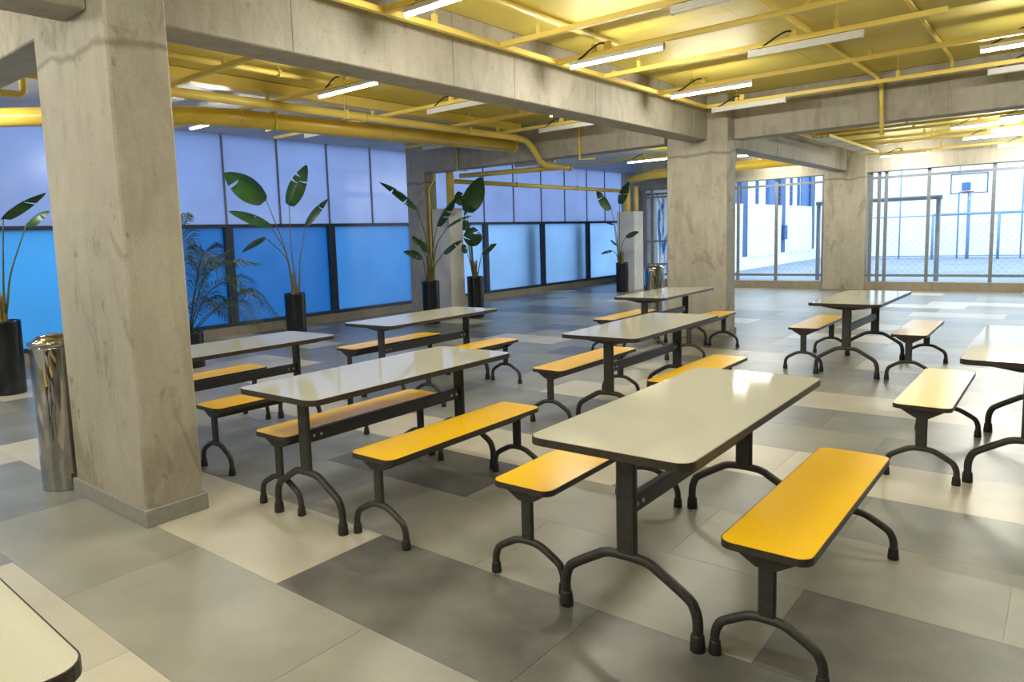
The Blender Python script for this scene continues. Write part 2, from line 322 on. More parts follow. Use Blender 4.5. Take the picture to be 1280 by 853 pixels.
# ------------------------------------------------------------------ ceiling, walls, columns, beams
CZ = 3.35
XL = 20.6
bm = bmesh.new()
xs = [XMIN, -1.0, 1.5, 3.74, 6.3, 8.9, 11.5, 14.1, 16.7, XMAX]; ys = [YMIN, -3.6, -1.2, 1.15, 2.33, 3.6, 7.42]
ceiling = struct_empty('ceiling', 'yellow painted concrete ceiling slab with board seams')
for i in range(len(xs)-1):
    for j in range(len(ys)-1):
        b = bmesh.new(); box(b, xs[i]+.0015, xs[i+1]-.0015, ys[j]+.0015, ys[j+1]-.0015, CZ+R.uniform(0, .002), CZ+.12); obj('panel', b, M['ceiling'], ceiling)
obj_box('slab_back', M['ceiling_grey'], (XMIN, XMAX+2.2, YMIN, YMAX+.3, CZ+.12, CZ+.4), ceiling)
obj_box('grey_panel', M['ceiling_grey'], (XMIN, XL+.2, 7.42, YMAX+.2, CZ+.03, CZ+.12), ceiling)['label'] = 'unpainted grey strip of ceiling along the frosted wall'

def column(label, x0, x1, y0, y1, plinth, h=CZ, ph=0.095, out=0.018):
    b = bmesh.new(); box(b, x0, x1, y0, y1, 0.0, h, bevel=0.012)
    o = struct(obj('column', b, M['concrete']), label)
    b = bmesh.new(); box(b, x0-out, x1+out, y0-out, y1+out, 0.0, ph, bevel=0.003); obj('plinth', b, plinth, o)
    return o
column('thick concrete column with grey tile plinth beside the steel bin', 1.70, 2.03, 3.78, 4.72, M['plinth'])
column('concrete column where two beams meet, in front of the mesh windows', 9.96, 10.29, 3.69, 4.57, M['kerb'])
column('concrete column between the two wide mesh windows', 18.45, 18.9, 3.67, 4.55, M['kerb'], ph=0.02, out=0.003)
column('narrow concrete column behind the potted plant near the frosted wall', 9.9, 10.24, 9.38, 9.85, M['kerb'], ph=0.05, out=0.005)
def beam(label, b, seams, axis, mat=None):
    o = struct(obj_box('beam', mat or M['concrete_beam'], b, bevel=0.008), label)
    x0, x1, y0, y1, z0, z1 = b
    bmm = bmesh.new()
    for s in seams:   # raised pour lines left by the formwork boards
        if axis == 'x': box(bmm, s-.004, s+.004, y0-.0025, y1+.0025, z0+.005, z1-.001)
        else: box(bmm, x0-.0025, x1+.0025, s-.004, s+.004, z0+.005, z1-.001)
    q = obj('pour_line', bmm, M['kerb'], o); q['kind'] = 'stuff'
    return o
beam('long concrete beam from the near column to the column with two beams', (2.03, 9.96, 3.97, 4.27, 2.755, CZ), (3.0, 4.6, 5.45, 6.9, 8.3), 'x')
beam('concrete beam end running from the near column out past the viewer', (XMIN, 1.70, 3.97, 4.27, 2.755, CZ), (-1, .6), 'x')
beam('concrete beam over the aisle right of the middle column', (10.2, 10.5, YMIN, 3.69, 2.75, CZ), (2.9, 1.2, -.8), 'y')
beam('concrete beam from the middle column towards the frosted wall', (9.88, 10.2, 4.57, 9.38, 2.755, CZ), (5.2, 6.8, 8.2), 'y')
beam('concrete beam from the near column towards the frosted wall', (1.705, 2.0, 4.69, 10.7, 2.755, CZ), (6, 8), 'y')
beam('concrete beam from the near column towards the right', (1.72, 2.02, YMIN, 3.78, 2.9, CZ), (1, -1), 'y')
beam('short concrete beam joining the middle and far columns', (10.29, 18.45, 4.08, 4.38, 2.755, CZ), (11.7, 13.4, 15.2, 17), 'x')
# right wall (mesh windows)
wr = struct(obj_box('wall_right', M['kerb'], (18.5, 18.9, YMIN, 3.67, -0.2, 0.19)), 'concrete kerb and lintel wall with wide openings')
obj_box('kerb', M['kerb'], (18.5, 18.9, 4.55, 9.2, -0.2, 0.19), wr)
obj_box('lintel', M['concrete_beam'], (18.5, 18.9, YMIN, 3.67, 2.68, CZ+.1), wr)
obj_box('lintel', M['concrete_beam'], (18.5, 18.9, 4.55, 9.2, 2.70, CZ+.1), wr)
obj_box('pier', M['concrete_beam'], (18.5, 20.8, 9.2, 9.4, -0.2, CZ+.1), wr); obj_box('pier', M['concrete_beam'], (20.6, 20.8, 9.4, 11.2, -0.2, CZ+.1), wr)
wb = struct(obj_box('wall_back', M['plaster'], (XMIN-.2, XMIN, YMIN, YMAX+.3, -0.2, CZ+.1)), 'pale plaster wall behind the tables')
wf = struct(obj_box('wall_front', M['plaster'], (XMIN, XMAX+.3, YMIN-.2, YMIN, -0.2, CZ+.1)), 'pale plaster wall beyond the right tables')
# left wall: kerb, lower frosted glass, upper frosted panels
YW = 10.86

wl = struct(obj_box('wall_left', M['kerb'], (XMIN, XL, YW, YW+0.25, -0.2, 0.155)), 'long backlit frosted wall above a low concrete kerb')
mull = [-2.5, -.2, 2.1, 4.4, 6.66, 8.86, 11.12, 13.6, 16.05, 18.4, 20.55]
seams = sorted([m for m in mull] + [(a+b)/2-.02 for a, b in zip(mull[:-1], mull[1:])])
for a, b in zip([XMIN]+seams, seams+[XL]):
    if b-a < 0.1: continue
    q = bmesh.new(); vs = [q.verts.new(p) for p in ((a+.012, YW+.075, 1.88), (b-.012, YW+.075, 1.88), (b-.012, YW+.075, CZ+.12), (a+.012, YW+.075, CZ+.12))]; q.faces.new(vs)
    obj('panel', q, M['frost_high'], wl)
for s in seams:
    obj_box('seam_strip', M['seam'], (s-.014, s+.014, YW+.055, YW+.1, 1.88, CZ+.12), wl)
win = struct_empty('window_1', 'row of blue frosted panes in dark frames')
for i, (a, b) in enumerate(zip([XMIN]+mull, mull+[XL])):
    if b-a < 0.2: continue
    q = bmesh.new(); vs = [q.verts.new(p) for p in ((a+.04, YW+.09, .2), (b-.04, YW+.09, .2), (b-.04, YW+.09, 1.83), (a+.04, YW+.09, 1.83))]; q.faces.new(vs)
    obj('pane', q, next(fm for lim, fm in BACKLIGHT_TINT if a < lim-.05), win)
for m in mull: obj_box('mullion', M['frame'], (m-.075, m+.075, YW+.01, YW+.13, .155, 1.85), win, bevel=.004)
obj_box('transom', M['frame'], (XMIN, XL, YW+.0, YW+.14, 1.83, 1.885), win)
obj_box('sill_rail', M['frame'], (XMIN, XL, YW+.0, YW+.14, .155, .215), win)

# right mesh windows: steel frames with chain link
def mesh_window(n, y0, y1, posts, label, x=18.66, z0=.19, z1=2.68, extra_rails=()):
    w = struct_empty('window_%d' % n, label)
    for p in posts: obj_box('post', M['mesh_frame'], (x-.03, x+.03, p-.032, p+.032, z0, z1), w)
    for z in (0.33, 2.545)+tuple(extra_rails): obj_box('rail', M['mesh_frame'], (x-.025, x+.025, y0, y1, z-.028, z+.028), w)
    b = bmesh.new(); st = 0.135; za, zb = .33, 2.545; h = zb-za
    k = y0-h
    while k < y1:
        for sgn in (1, -1):
            # a wire from (k, za) up at 45 degrees, clipped to the opening
            pts = []
            if sgn == 1: ya, yb = k, k+h; f = lambda y: za+(y-k)
            else: ya, yb = k, k+h; f = lambda y: zb-(y-k)
            ya2, yb2 = max(ya, y0), min(yb, y1)
            if yb2-ya2 > .02:
                tube(b, [(x+sgn*.003, ya2, f(ya2)), (x+sgn*.003, yb2, f(yb2))], .0019, 3, cap=False)
        k += st
    q = obj('chain_link', b, M['wire'], w); q['kind'] = 'stuff'
    return w
mesh_window(2, YMIN, 3.67, (3.6, 3.44, 3.30, 2.48, 1.33, .2, -.95, -2.1, -3.25, -4.4), 'wide opening with grey posts and chain link facing the ball court')
mesh_window(3, 4.55, 9.3, (4.6, 5.68, 6.62, 7.6, 8.45), 'mesh opening between the middle and far columns')
w4 = struct_empty('window_4', 'narrow grey metal gate frame beside the pale boxed pipe')
for p in (9.3, 9.12, 8.9): obj_box('post', M['mesh_frame'], (18.42, 18.5, p-.035, p+.035, .0, 2.72), w4)
for z in (.62, 1.25, 2.45, 2.66): obj_box('rail', M['mesh_frame'], (18.43, 18.49, 8.0, 9.3, z-.025, z+.025), w4)

# ------------------------------------------------------------------ outdoors
g = struct(obj_box('ground', M['court'], (18.9, 60, -30, 9.25, -.3, -.03)), 'pale ball court floor beyond the mesh windows')
g2 = struct(obj_box('ground_path', M['court'], (-14, 18.9, 11.2, 26, -.3, -.03)), 'paved strip behind the frosted wall')
tag(obj_box('court_wall', M['outwall'], (37.5, 38, -24, 24, -.03, 6.5)), 'white wall at the far end of the ball court', 'wall')['kind'] = 'structure'
struct(obj_box('ground_yard', M['court'], (20.8, 60, 9.25, 26, -.3, -.03)), 'paved yard beyond the navy posts')
for xx in (15.35, 17.75): struct(obj_box('pane_dimmer', M['outwall'], (xx, xx+.45, 11.14, 11.5, -.03, 1.84)), 'unseen block added close behind the frosted panes to dim them')  # blocks added out of sight to darken parts of the panes
sw = thing('side_wall', 'long outdoor wall with navy posts, white kerb and blue top panels', 'wall', (0, 0, 0)); sw['kind'] = 'structure'
obj_box('kerb', M['outwall'], (19.3, 37.4, 9.4, 9.7, -.03, .45), sw)
px = [22.5, 27.2, 31.8, 36.3]
for p in px: obj_box('post', M['navy'], (p-.35, p+.35, 9.42, 9.66, .45, 4.2), sw)
for a, b in zip([19.3]+px[:-1], px): obj_box('blue_panel', M['blueband'], (b-1.5, b-.35, 9.5, 9.56, 2.45, 4.2), sw)
for p in (24.6, 25.6, 28.9, 30.1, 33.3, 34.4): obj_box('bar', M['navy'], (p-.06, p+.06, 9.48, 9.58, 2.45, 4.2), sw)
def sheet(name, label, cat, mat, p0, p1, z0, z1, amp, seed, nu=24, nv=14, th=0.01, sides=(0, 1)):
    r = random.Random(seed); b = bmesh.new(); p0, p1 = Vector(p0), Vector(p1); d = (p1-p0); nrm = Vector((d.y, -d.x, 0)).normalized()
    ph = [r.uniform(0, 6.3) for _ in range(4)]
    for side in sides:
        g = [[b.verts.new((*(p0+d*(i/nu)+nrm*(amp*(math.sin(i*.9+ph[0]+j*.15)+.5*math.sin(i*2.3+ph[1]-j*.22))+side*th)).xy, z0+(z1-z0)*j/nv+(.03*math.sin(i*1.7+ph[2]) if j == 0 else 0))) for j in range(nv+1)] for i in range(nu+1)]
        for i in range(nu):
            for j in range(nv):
                f = b.faces.new((g[i][j], g[i+1][j], g[i+1][j+1], g[i][j+1])); f.smooth = True
    return tag(obj(name, b, mat), label, cat)
LB = ('white tarpaulin hung on the outdoor wall left of the thin fence post', 'white tarpaulin with ragged lower edge beside the navy post', 'white tarpaulin nearest the far concrete column')
for (a, b), l in zip(((22.9, 26.8), (27.6, 31.4), (32.2, 35.9)), LB):
    sheet('tarpaulin', l, 'tarpaulin', M['tarp'], (a, 9.36, 0), (b, 9.36, 0), .42, 2.42, .02, int(a*10))
tag(obj_box('fire_box', M['navy'], (31.68, 32.06, 9.29, 9.42, 1.0, 1.6), bevel=.02), 'small dark box fixed beside the navy post outdoors', 'box')
sheet('plastic_sheet', 'wrinkled blue and white plastic sheet behind the narrow gate', 'tarpaulin', M['bluetarp'], (19.03, 9.05, 0), (19.03, 7.4, 0), -.03, 2.6, .045, 5, sides=(0,))
# ball court furniture
def bar(b, p0, p1, r, seg=8): tube(b, [p0, p1], r, seg)
gf = thing('goal_frame', 'thick grey goal frame just outside the wide mesh window', 'goal', (21, 0, -.03))
b = bmesh.new(); bar(b, (0, 2.58, 0), (0, 2.58, 2.17), .055); obj('post', b, M['goal'], gf)
b = bmesh.new(); bar(b, (0, 5.3, 0), (0, 5.3, 2.17), .055); obj('post', b, M['goal'], gf)
b = bmesh.new(); bar(b, (0, 2.5, 2.14), (0, 5.36, 2.14), .055); obj('crossbar', b, M['goal'], gf)
gf2 = thing('goal_frame', 'thin distant blue goal frame below the basketball hoop', 'goal', (35, 0, -.03))
for y in (4.47, 2.28):
    b = bmesh.new(); bar(b, (0, y, 0), (0, y, 1.85), .05); obj('post', b, M['paleblue'], gf2)
b = bmesh.new(); bar(b, (0, 4.47, 1.82), (0, .9, 1.82), .05); obj('crossbar', b, M['paleblue'], gf2)
bh = thing('basketball_hoop', 'basketball backboard with blue square and red rim on a thin pole', 'basketball hoop', (35, 3.3, -.03))
b = bmesh.new(); bar(b, (.25, 0, 0), (.25, 0, 3.0), .06); bar(b, (.25, 0, 2.95), (.02, 0, 2.95), .04); obj('pole', b, M['paleblue'], bh)
b = bmesh.new()
for q in ((-.62, .62, 2.62, 2.66), (-.62, .62, 3.38, 3.42), (-.62, -.58, 2.62, 3.42), (.58, .62, 2.62, 3.42)): box(b, -.025, .025, *q)
obj('backboard_frame', b, M['navy'], bh)
obj_box('backboard', M['glassboard'], (-.01, .02, -.58, .58, 2.66, 3.38), bh)
obj_box('blue_square', M['blueband'], (-.025, -.012, -.06, .24, 2.74, 3.06), bh)['label'] = 'solid blue target square'
b = bmesh.new()
tube(b, [(-.33+.23*math.cos(a), .05+.23*math.sin(a), 2.68) for a in [2*math.pi*k/16 for k in range(17)]], .02, 6); box(b, -.12, .0, -.0, .1, 2.66, 2.70)
obj('rim', b, M['red'], bh)
b = bmesh.new()
for k in range(10):
    a = 2*math.pi*k/10; tube(b, [(-.33+.22*math.cos(a), .05+.22*math.sin(a), 2.67), (-.33+.13*math.cos(a+.4), .05+.13*math.sin(a+.4), 2.35)], .006, 3, cap=False)
obj('net', b, M['tarp'], bh)
cf = thing('court_fence', 'tall thin fence of blue posts and rails across the ball court', 'fence', (35.6, 0, -.03))
for y in (6.9, 5.75, 3.68, 1.6, -.5, -2.6):
    b = bmesh.new(); bar(b, (0, y, 0), (0, y, 4.4), .028, 6); obj('post', b, M['paleblue'], cf)
for z in (.12, 1.8):
    b = bmesh.new(); bar(b, (0, 6.9, z), (0, -2.6, z), .025, 6); obj('rail', b, M['paleblue'], cf)

# ------------------------------------------------------------------ tables and benches
def arch(bm, pts, r, n=4, seg=10):
    full = [(0, -y, z) for y, z in pts]+[(0, y, z) for y, z in reversed(pts[:-1])]
    tube(bm, smooth_path(full, n), r, seg)
def make_table():
    t = thing('dining_table', 'x', 'table')
    L, W, H = 1.66, .645, .745
    b = bmesh.new(); slab(b, round_rect(L-.008, W-.008, .056), H-.028, H); top = obj('tabletop', b, M['top'], t)
    b = bmesh.new(); ring_band(b, round_rect(L, W, .06), round_rect(L-.0085, W-.0085, .0557), H-.030, H-.0008); obj('edge_band', b, M['edge'], top)['label'] = 'dark rounded edge band'
    for s in (-1, 1):
        x = s*.64
        b = bmesh.new(); box(b, x-.015, x+.015, -.041, .041, .272, H-.03, bevel=.009); obj('post', b, M['metal'], t)
        b = bmesh.new(); arch(b, [(.275, .04), (.275, .108), (.263, .155), (.236, .188), (.125, .256), (.095, .272), (.06, .280), (0, .282)], .0195); a = obj('arched_leg', b, M['metal'], t); a.location = (x, 0, 0)
        for q in (-1, 1):
            b = bmesh.new(); lathe(b, [(.027, 0), (.0275, .012), (.0245, .055), (.021, .062)], 14, cx=0, cy=q*.275); obj('foot_cap', b, M['cap'], a)
        b = bmesh.new(); prism(b, [(-.285, H-.031), (-.285, H-.040), (-.06, H-.078), (.06, H-.078), (.285, H-.040), (.285, H-.031)], x-.022, x+.022); obj('bracket', b, M['metal'], t)
    b = bmesh.new(); box(b, -.626, .626, -.017, .017, .440, .510, bevel=.003); st = obj('stretcher', b, M['metal'], t)
    for s in (-1, 1):
        for dx in (.025, .075):
            b = bmesh.new()
            tube(b, [(s*(.617-dx), -.022, .475), (s*(.617-dx), .022, .475)], .009, 8); obj('bolt', b, M['steel_bolt'], st)['label'] = 'bright bolt'
    return t
def make_bench():
    t = thing('bench', 'x', 'bench')
    L, W, H = 1.31, .298, .452
    b = bmesh.new(); slab(b, round_rect(L-.007, W-.007, .047), H-.024, H); top = obj('seat', b, M['seat'], t)
    b = bmesh.new(); ring_band(b, round_rect(L, W, .05), round_rect(L-.0075, W-.0075, .0467), H-.026, H-.0008); obj('edge_band', b, M['edge'], top)['label'] = 'dark rounded edge band'
    for s in (-1, 1):
        x = s*.592
        b = bmesh.new(); box(b, x-.012, x+.012, -.029, .029, .178, H-.026, bevel=.007); obj('post', b, M['metal'], t)
        b = bmesh.new(); arch(b, [(.177, .035), (.177, .074), (.167, .107), (.148, .131), (.080, .171), (.056, .181), (.03, .186), (0, .187)], .0165); a = obj('arched_leg', b, M['metal'], t); a.location = (x, 0, 0)
        for q in (-1, 1):
            b = bmesh.new(); lathe(b, [(.0225, 0), (.023, .01), (.020, .045), (.0175, .05)], 12, cx=0, cy=q*.177); obj('foot_cap', b, M['cap'], a)
        b = bmesh.new(); prism(b, [(-.115, H-.027), (-.115, H-.032), (-.034, H-.082), (.034, H-.082), (.115, H-.032), (.115, H-.027)], x-.018, x+.018); obj('gusset', b, M['metal'], t)
    b = bmesh.new(); box(b, -.573, .573, -.02, .02, H-.092, H-.026, bevel=.003); obj('rail', b, M['metal'], t)
    return t
tproto, bproto = make_table(), make_bench()
first = {'t': True, 'b': True}
def place(kind, x, y, rz, label, group):
    p = tproto if kind == 't' else bproto
    if first[kind]: o = p; first[kind] = False
    else: o = copy_tree(p)
    o.location = (x, y, 0); o.rotation_euler = (0, 0, math.radians(rz)); tag(o, label, None, group)
GT, GB = 'cream topped canteen tables', 'yellow canteen benches'
place('t', 2.985, 1.245, 0.3, 'large cream table nearest the viewer with a square window glint on top', GT)
place('t', 2.90, 3.105, 0.6, 'table reflecting pale blue, between the thick column and the nearest table', GT)
place('t', 5.44, 2.69, 0.8, 'table in the second row, straight behind the nearest table', GT)
place('t', 8.45, 3.895, 2.0, 'small looking table standing in front of the middle column', GT)
place('t', 5.20, 4.98, 1.5, 'table before the two potted plants by the narrow column', GT)
place('t', 2.94, 4.955, 0.0, 'table half hidden behind the thick near column', GT)
place('t', 8.42, 1.68, -0.5, 'table standing alone before the wide court window', GT)
place('t', 5.53, .135, 0.0, 'table cut off by the right edge of the picture', GT)
place('t', -.34, 1.70, -1.5, 'table corner cut off at the bottom left of the picture', GT)
place('b', 2.96, .735, 0.0, 'bright yellow bench on the right side of the nearest table', GB)
place('b', 3.0, 1.76, 1.0, 'yellow bench partly under the left side of the nearest table', GB)
place('b', 2.92, 2.61, 0.6, 'yellow bench in the open between the nearest and blue reflecting tables', GB)
place('b', 2.885, 3.41, 1.3, 'yellow bench behind the blue reflecting table, seen under its top', GB)
place('b', 5.26, 2.145, 0.5, 'yellow bench end showing beyond the far edge of the nearest table', GB)
place('b', 5.26, 3.14, 0.8, 'yellow bench on the left side of the second row table', GB)
place('b', 8.36, 4.40, 1.5, 'yellow bench left of the table before the middle column', GB)
place('b', 8.50, 3.385, 2.0, 'yellow bench end right against the middle column', GB)
place('b', 5.22, 5.52, 0.0, 'yellow bench on the window side of the table before the potted plants', GB)
place('b', 5.25, 4.465, 0.5, 'yellow bench on the near side of the table before the potted plants', GB)
place('b', 2.90, 5.47, 0.0, 'yellow bench on the window side of the half hidden table', GB)
place('b', 3.05, 4.36, 0.0, 'yellow bench starting right beside the thick near column', GB)
place('b', 8.52, 2.13, 0.5, 'orange tinted bench left of the table before the court window', GB)
place('b', 8.40, 1.16, 0.5, 'pale glare washed bench right of the table before the court window', GB)
place('b', 5.38, .63, 0.0, 'peach glare washed bench beside the table cut off at right', GB)

place('b', -.33, 2.21, -1.5, 'yellow bench left of the table cut off at the bottom left', GB)
place('b', -.35, 1.19, -1.5, 'yellow bench right of the table cut off at the bottom left', GB)
place('t', -.4, 4.0, 0.0, 'table outside the picture, left of the one cut off at bottom left', GT)
place('b', -.4, 3.49, 0.0, 'yellow bench outside the picture, near side of the left table', GB)
place('b', -.4, 4.51, 0.0, 'yellow bench outside the picture, far side of the left table', GB)
# ------------------------------------------------------------------ bins
def bin_(x, y, label, r=.155, h=.97):
    t = thing('litter_bin', label, 'bin', (x, y, 0), 0, 'steel litter bins')
    b = bmesh.new(); lathe(b, [(r, 0), (r, .01), (r, h-.06), (r, h-.05), (r-.006, h-.05), (r-.008, h-.5), (0.001, h-.5)], 48, cap_top=False); obj('body', b, M['steel'], t)
    b = bmesh.new(); lathe(b, [(r+.002, h-.05), (r+.008, h-.044), (r+.008, h-.02), (r+.004, h-.015), (r-.012, h-.015), (r-.012, h-.04)], 48, cap_bottom=False, cap_top=False); obj('rim', b, M['steel'], t)
    b = bmesh.new(); lathe(b, [(r-.013, h-.03), (r-.013, h-.016), (r*.7, h+.012), (r*.3, h+.026), (.001, h+.03)], 48); obj('lid', b, M['steel'], t)
    return t
bin_(1.735, 4.94, 'polished steel litter bin beside the thick near column', r=.155)
bin_(10.42, 5.0, 'polished steel litter bin behind the middle column')

# ------------------------------------------------------------------ plants
def leaf_mesh(b, p0, p1, width, normal, droop, splits, rnd, nl=14):
    d = p1-p0; L = d.length; ax = d.normalized(); side = ax.cross(normal).normalized(); nrm = side.cross(ax).normalized()
    def mid(t): return p0+d*t+nrm*(droop*L*4*t*(1-t))
    def wid(t): return width/2*(math.sin(math.pi*min(1, (t*.93+.07))**.75)**.75) if t < 1 else .002
    NC = 4
    for sgn in (1, -1):
        cuts = sorted(splits[0] if sgn > 0 else splits[1])
        def ring(t, shift):
            w = max(wid(t), .002); pts = []
            for k in range(NC+1):
                u = k/NC; c = mid(t)+side*(sgn*w*u)+nrm*(.30*w*u**1.4)*(-1 if droop > 0 else -.4)+ax*(shift*u+.22*w*u*u)
                pts.append(b.verts.new(c))
            return pts
        ts = [i/nl for i in range(nl+1)]; segs = []; cur = []
        for t in ts:
            cur.append(t)
            for c in cuts:
                if t < c <= t+1/nl: cur.append(c); segs.append(cur); cur = [c]
        segs.append(cur)
        for si, sg in enumerate(segs):
            tilt = rnd.uniform(-.02, .03)*width*6
            rows = []
            for i, t in enumerate(sg):
                sh = 0
                if i == 0 and si > 0: sh = .07*width
                if i == len(sg)-1 and si < len(segs)-1: sh = -.07*width
                rows.append(ring(t, sh))
            for i in range(len(rows)-1):
                for k in range(NC):
                    f = b.faces.new((rows[i][k], rows[i][k+1], rows[i+1][k+1], rows[i+1][k])); f.smooth = True
    # midrib
    tube(b, [mid(t)-nrm*.002 for t in [i/8 for i in range(9)]], [width*.022*(1-.8*i/8)+.0015 for i in range(9)], 5)
def pot(b, r, h):
    lathe(b, [(r*.94, 0), (r*.96, .01), (r, h-.02), (r, h), (r-.015, h), (r-.02, h-.06)], 32, cap_top=False)
def paddle_plant(label, x, y, h, leaves, seed, r=.16, trunk=None):
    t = thing('potted_plant', label, 'plant', (x, y, 0), 0, 'tall paddle leaved plants in black pots'); rnd = random.Random(seed)
    b = bmesh.new(); pot(b, r, h); obj('pot', b, M['pot'], t)
    b = bmesh.new(); lathe(b, [(r-.018, h-.09), (r-.018, h-.05), (r*.5, h-.04), (.001, h-.035)], 24); obj('soil', b, M['soil'], t)
    cam = (Vector((0, 0, 1.5))-Vector((x, y, 1.8))).normalized()
    for i, (s, m, bb, tt, wd) in enumerate(leaves):
        s, m, bb, tt = map(Vector, (s, m, bb, tt)); s = Vector((s.x*1.0, s.y*1.0, h-.06))
        path = smooth_path([s, s*.55+m*.45, m, bb], 5); n = len(path)
        q = bmesh.new(); tube(q, path, [.016-.010*k/(n-1) for k in range(n)], 7)
        obj('stalk', q, M['stem'], t)
        d = tt-bb
        up = Vector((0, 0, 1))
        nrm = (cam*rnd.uniform(.35, .8)+up*.75+Vector((rnd.uniform(-.3, .3), rnd.uniform(-.3, .3), 0)))
        sp = ([], [])
        if wd > .12:
            sp = ([rnd.uniform(.3, .75) for _ in range(rnd.randint(0, 2))], [rnd.uniform(.3, .75) for _ in range(rnd.randint(0, 2))])
        q = bmesh.new(); leaf_mesh(q, bb, tt, wd*1.35, nrm, rnd.uniform(.05, .10), sp, rnd); obj('leaf', q, M['leaf'], t)
    # sheathed base where the stalks meet
    q = bmesh.new()
    for k in range(5):
        a = k*1.257; tube(q, smooth_path([(.035*math.cos(a), .035*math.sin(a), h-.07), (.028*math.cos(a), .028*math.sin(a), h+.12), (.045*math.cos(a), .045*math.sin(a), h+.30)], 3), [.02, .019, .018, .016, .014, .011, .006], 6)
    obj('sheath', q, M['trunk'], t)
    if trunk:
        q = bmesh.new(); tube(q, smooth_path(trunk, 4), .028, 8); obj('trunk', q, M['trunk'], t)
    return t
P0 = [[(0.002, -0.01, 0.826), (0.027, -0.109, 1.411), (0.043, -0.204, 1.879), (0.311, -0.672, 2.128), 0.2], [(0.011, -0.005, 0.824), (0.111, -0.054, 1.321), (0.27, -0.163, 1.821), (0.461, -0.31, 1.96), 0.15], [(-0.002, 0.003, 0.826), (-0.089, 0.104, 1.417), (-0.131, 0.307, 1.937), (-0.239, 0.588, 2.337), 0.19], [(-0.004, 0.021, 0.825), (-0.1, 0.134, 1.499), (-0.25, 0.312, 2.1), (-0.4, 0.35, 2.5), 0.173]]
P1 = [[(0.019, -0.031, 0.758), (-0.111, 0.053, 1.536), (-0.311, 0.133, 2.186), (-0.781, 0.453, 2.592), 0.381], [(0.037, -0.027, 0.757), (0.056, 0.089, 1.458), (0.123, 0.164, 2.11), (0.386, 0.01, 2.73), 0.2], [(0.008, -0.025, 0.759), (-0.123, -0.01, 1.402), (-0.35, 0.025, 1.814), (-0.848, 0.3, 2.025), 0.18], [(0.049, -0.05, 0.756), (0.106, -0.047, 1.27), (0.244, -0.055, 1.806), (0.551, -0.261, 2.196), 0.14], [(0.013, 0.001, 0.758), (-0.006, 0.162, 1.314), (-0.085, 0.562, 1.634), (-0.276, 0.939, 1.409), 0.12]]
P2 = [[(-0.036, 0.027, 0.76), (-0.1, -0.037, 1.508), (-0.303, -0.03, 2.071), (-0.884, 0.266, 2.515), 0.2], [(-0.003, 0.019, 0.758), (0.128, 0.004, 1.431), (0.252, 0.012, 1.747), (0.572, -0.208, 2.272), 0.23], [(-0.008, -0.006, 0.759), (0.018, -0.175, 1.416), (0.078, -0.4, 1.726), (0.206, -0.858, 1.893), 0.14], [(-0.012, -0.01, 0.759), (-0.037, -0.188, 1.077), (-0.056, -0.396, 1.273), (0.084, -0.714, 1.472), 0.2], [(-0.012, 0.03, 0.758), (0.051, 0.095, 1.001), (0.104, 0.109, 1.275), (0.033, 0.269, 1.527), 0.14], [(-0.049, 0.034, 0.761), (-0.169, -0.033, 0.998), (-0.295, -0.117, 1.202), (-0.617, 0.03, 1.315), 0.13], [(-0.008, 0.033, 0.758), (0.081, 0.136, 1.145), (0.067, 0.307, 1.425), (0.021, 0.437, 1.59), 0.08]]
P3 = [[(-0.01, 0.011, 0.778), (-0.033, 0.039, 1.478), (-0.08, 0.094, 2.007), (0.193, -0.072, 2.661), 0.33], [(-0.012, 0.029, 0.778), (-0.005, 0.16, 1.541), (-0.019, 0.22, 2.141), (-0.032, 0.32, 2.41), 0.2], [(-0.007, -0.007, 0.777), (-0.108, -0.028, 1.147), (-0.19, -0.086, 1.359), (-0.191, -0.161, 1.713), 0.27], [(0.016, -0.027, 0.776), (0.016, -0.095, 0.974), (0.016, -0.173, 1.216), (0.122, -0.452, 1.387), 0.14], [(-0.016, 0.026, 0.778), (-0.019, 0.099, 1.297), (-0.06, 0.147, 1.663), (-0.037, 0.198, 1.862), 0.16], [(-0.027, 0.016, 0.779), (-0.13, -0.001, 1.028), (-0.241, -0.026, 1.243), (-0.334, 0.006, 1.395), 0.13], [(-0.003, -0.004, 0.777), (-0.091, 0.03, 1.479), (-0.187, 0.065, 1.975), (-0.231, -0.192, 2.094), 0.1]]
P4 = [[(-0.035, 0.041, 0.743), (-0.095, 0.112, 1.542), (-0.17, 0.199, 2.133), (-0.498, 0.43, 2.582), 0.38], [(-0.03, 0.043, 0.743), (0.009, 0.066, 1.539), (0.015, 0.06, 2.248), (0.216, -0.099, 2.806), 0.22], [(-0.031, 0.02, 0.743), (-0.095, -0.042, 1.173), (-0.118, -0.169, 1.412), (-0.078, -0.524, 1.521), 0.13], [(-0.057, 0.052, 0.744), (-0.19, 0.068, 0.995), (-0.364, 0.119, 1.083), (-0.694, 0.197, 0.996), 0.13], [(-0.039, 0.061, 0.743), (0.017, 0.134, 1.029), (0.095, 0.197, 1.213), (-0.011, 0.321, 1.342), 0.13], [(-0.044, 0.036, 0.744), (-0.187, 0.065, 1.34), (-0.3, 0.043, 1.723), (-0.52, 0.147, 1.769), 0.13]]
paddle_plant('paddle leaved plant in a black pot left of the thick near column', 2.59, 8.8, .80, P0, 1, r=.165)
paddle_plant('paddle leaved plant in a black pot under the wide spread leaf, right of the palm', 6.63, 9.12, .765, P1, 2)
paddle_plant('paddle leaved plant in a black pot against the narrow concrete column', 9.4, 8.85, .77, P2, 3)
paddle_plant('big paddle leaved plant in a black pot right of the boxed yellow pipe', 10.49, 8.70, .785, P3, 4, trunk=[(.0, .0, .74), (-.03, .02, .95), (-.06, .03, 1.12)])
paddle_plant('sparse paddle leaved plant in a black pot by the far white box', 16.57, 8.83, .755, P4, 5)
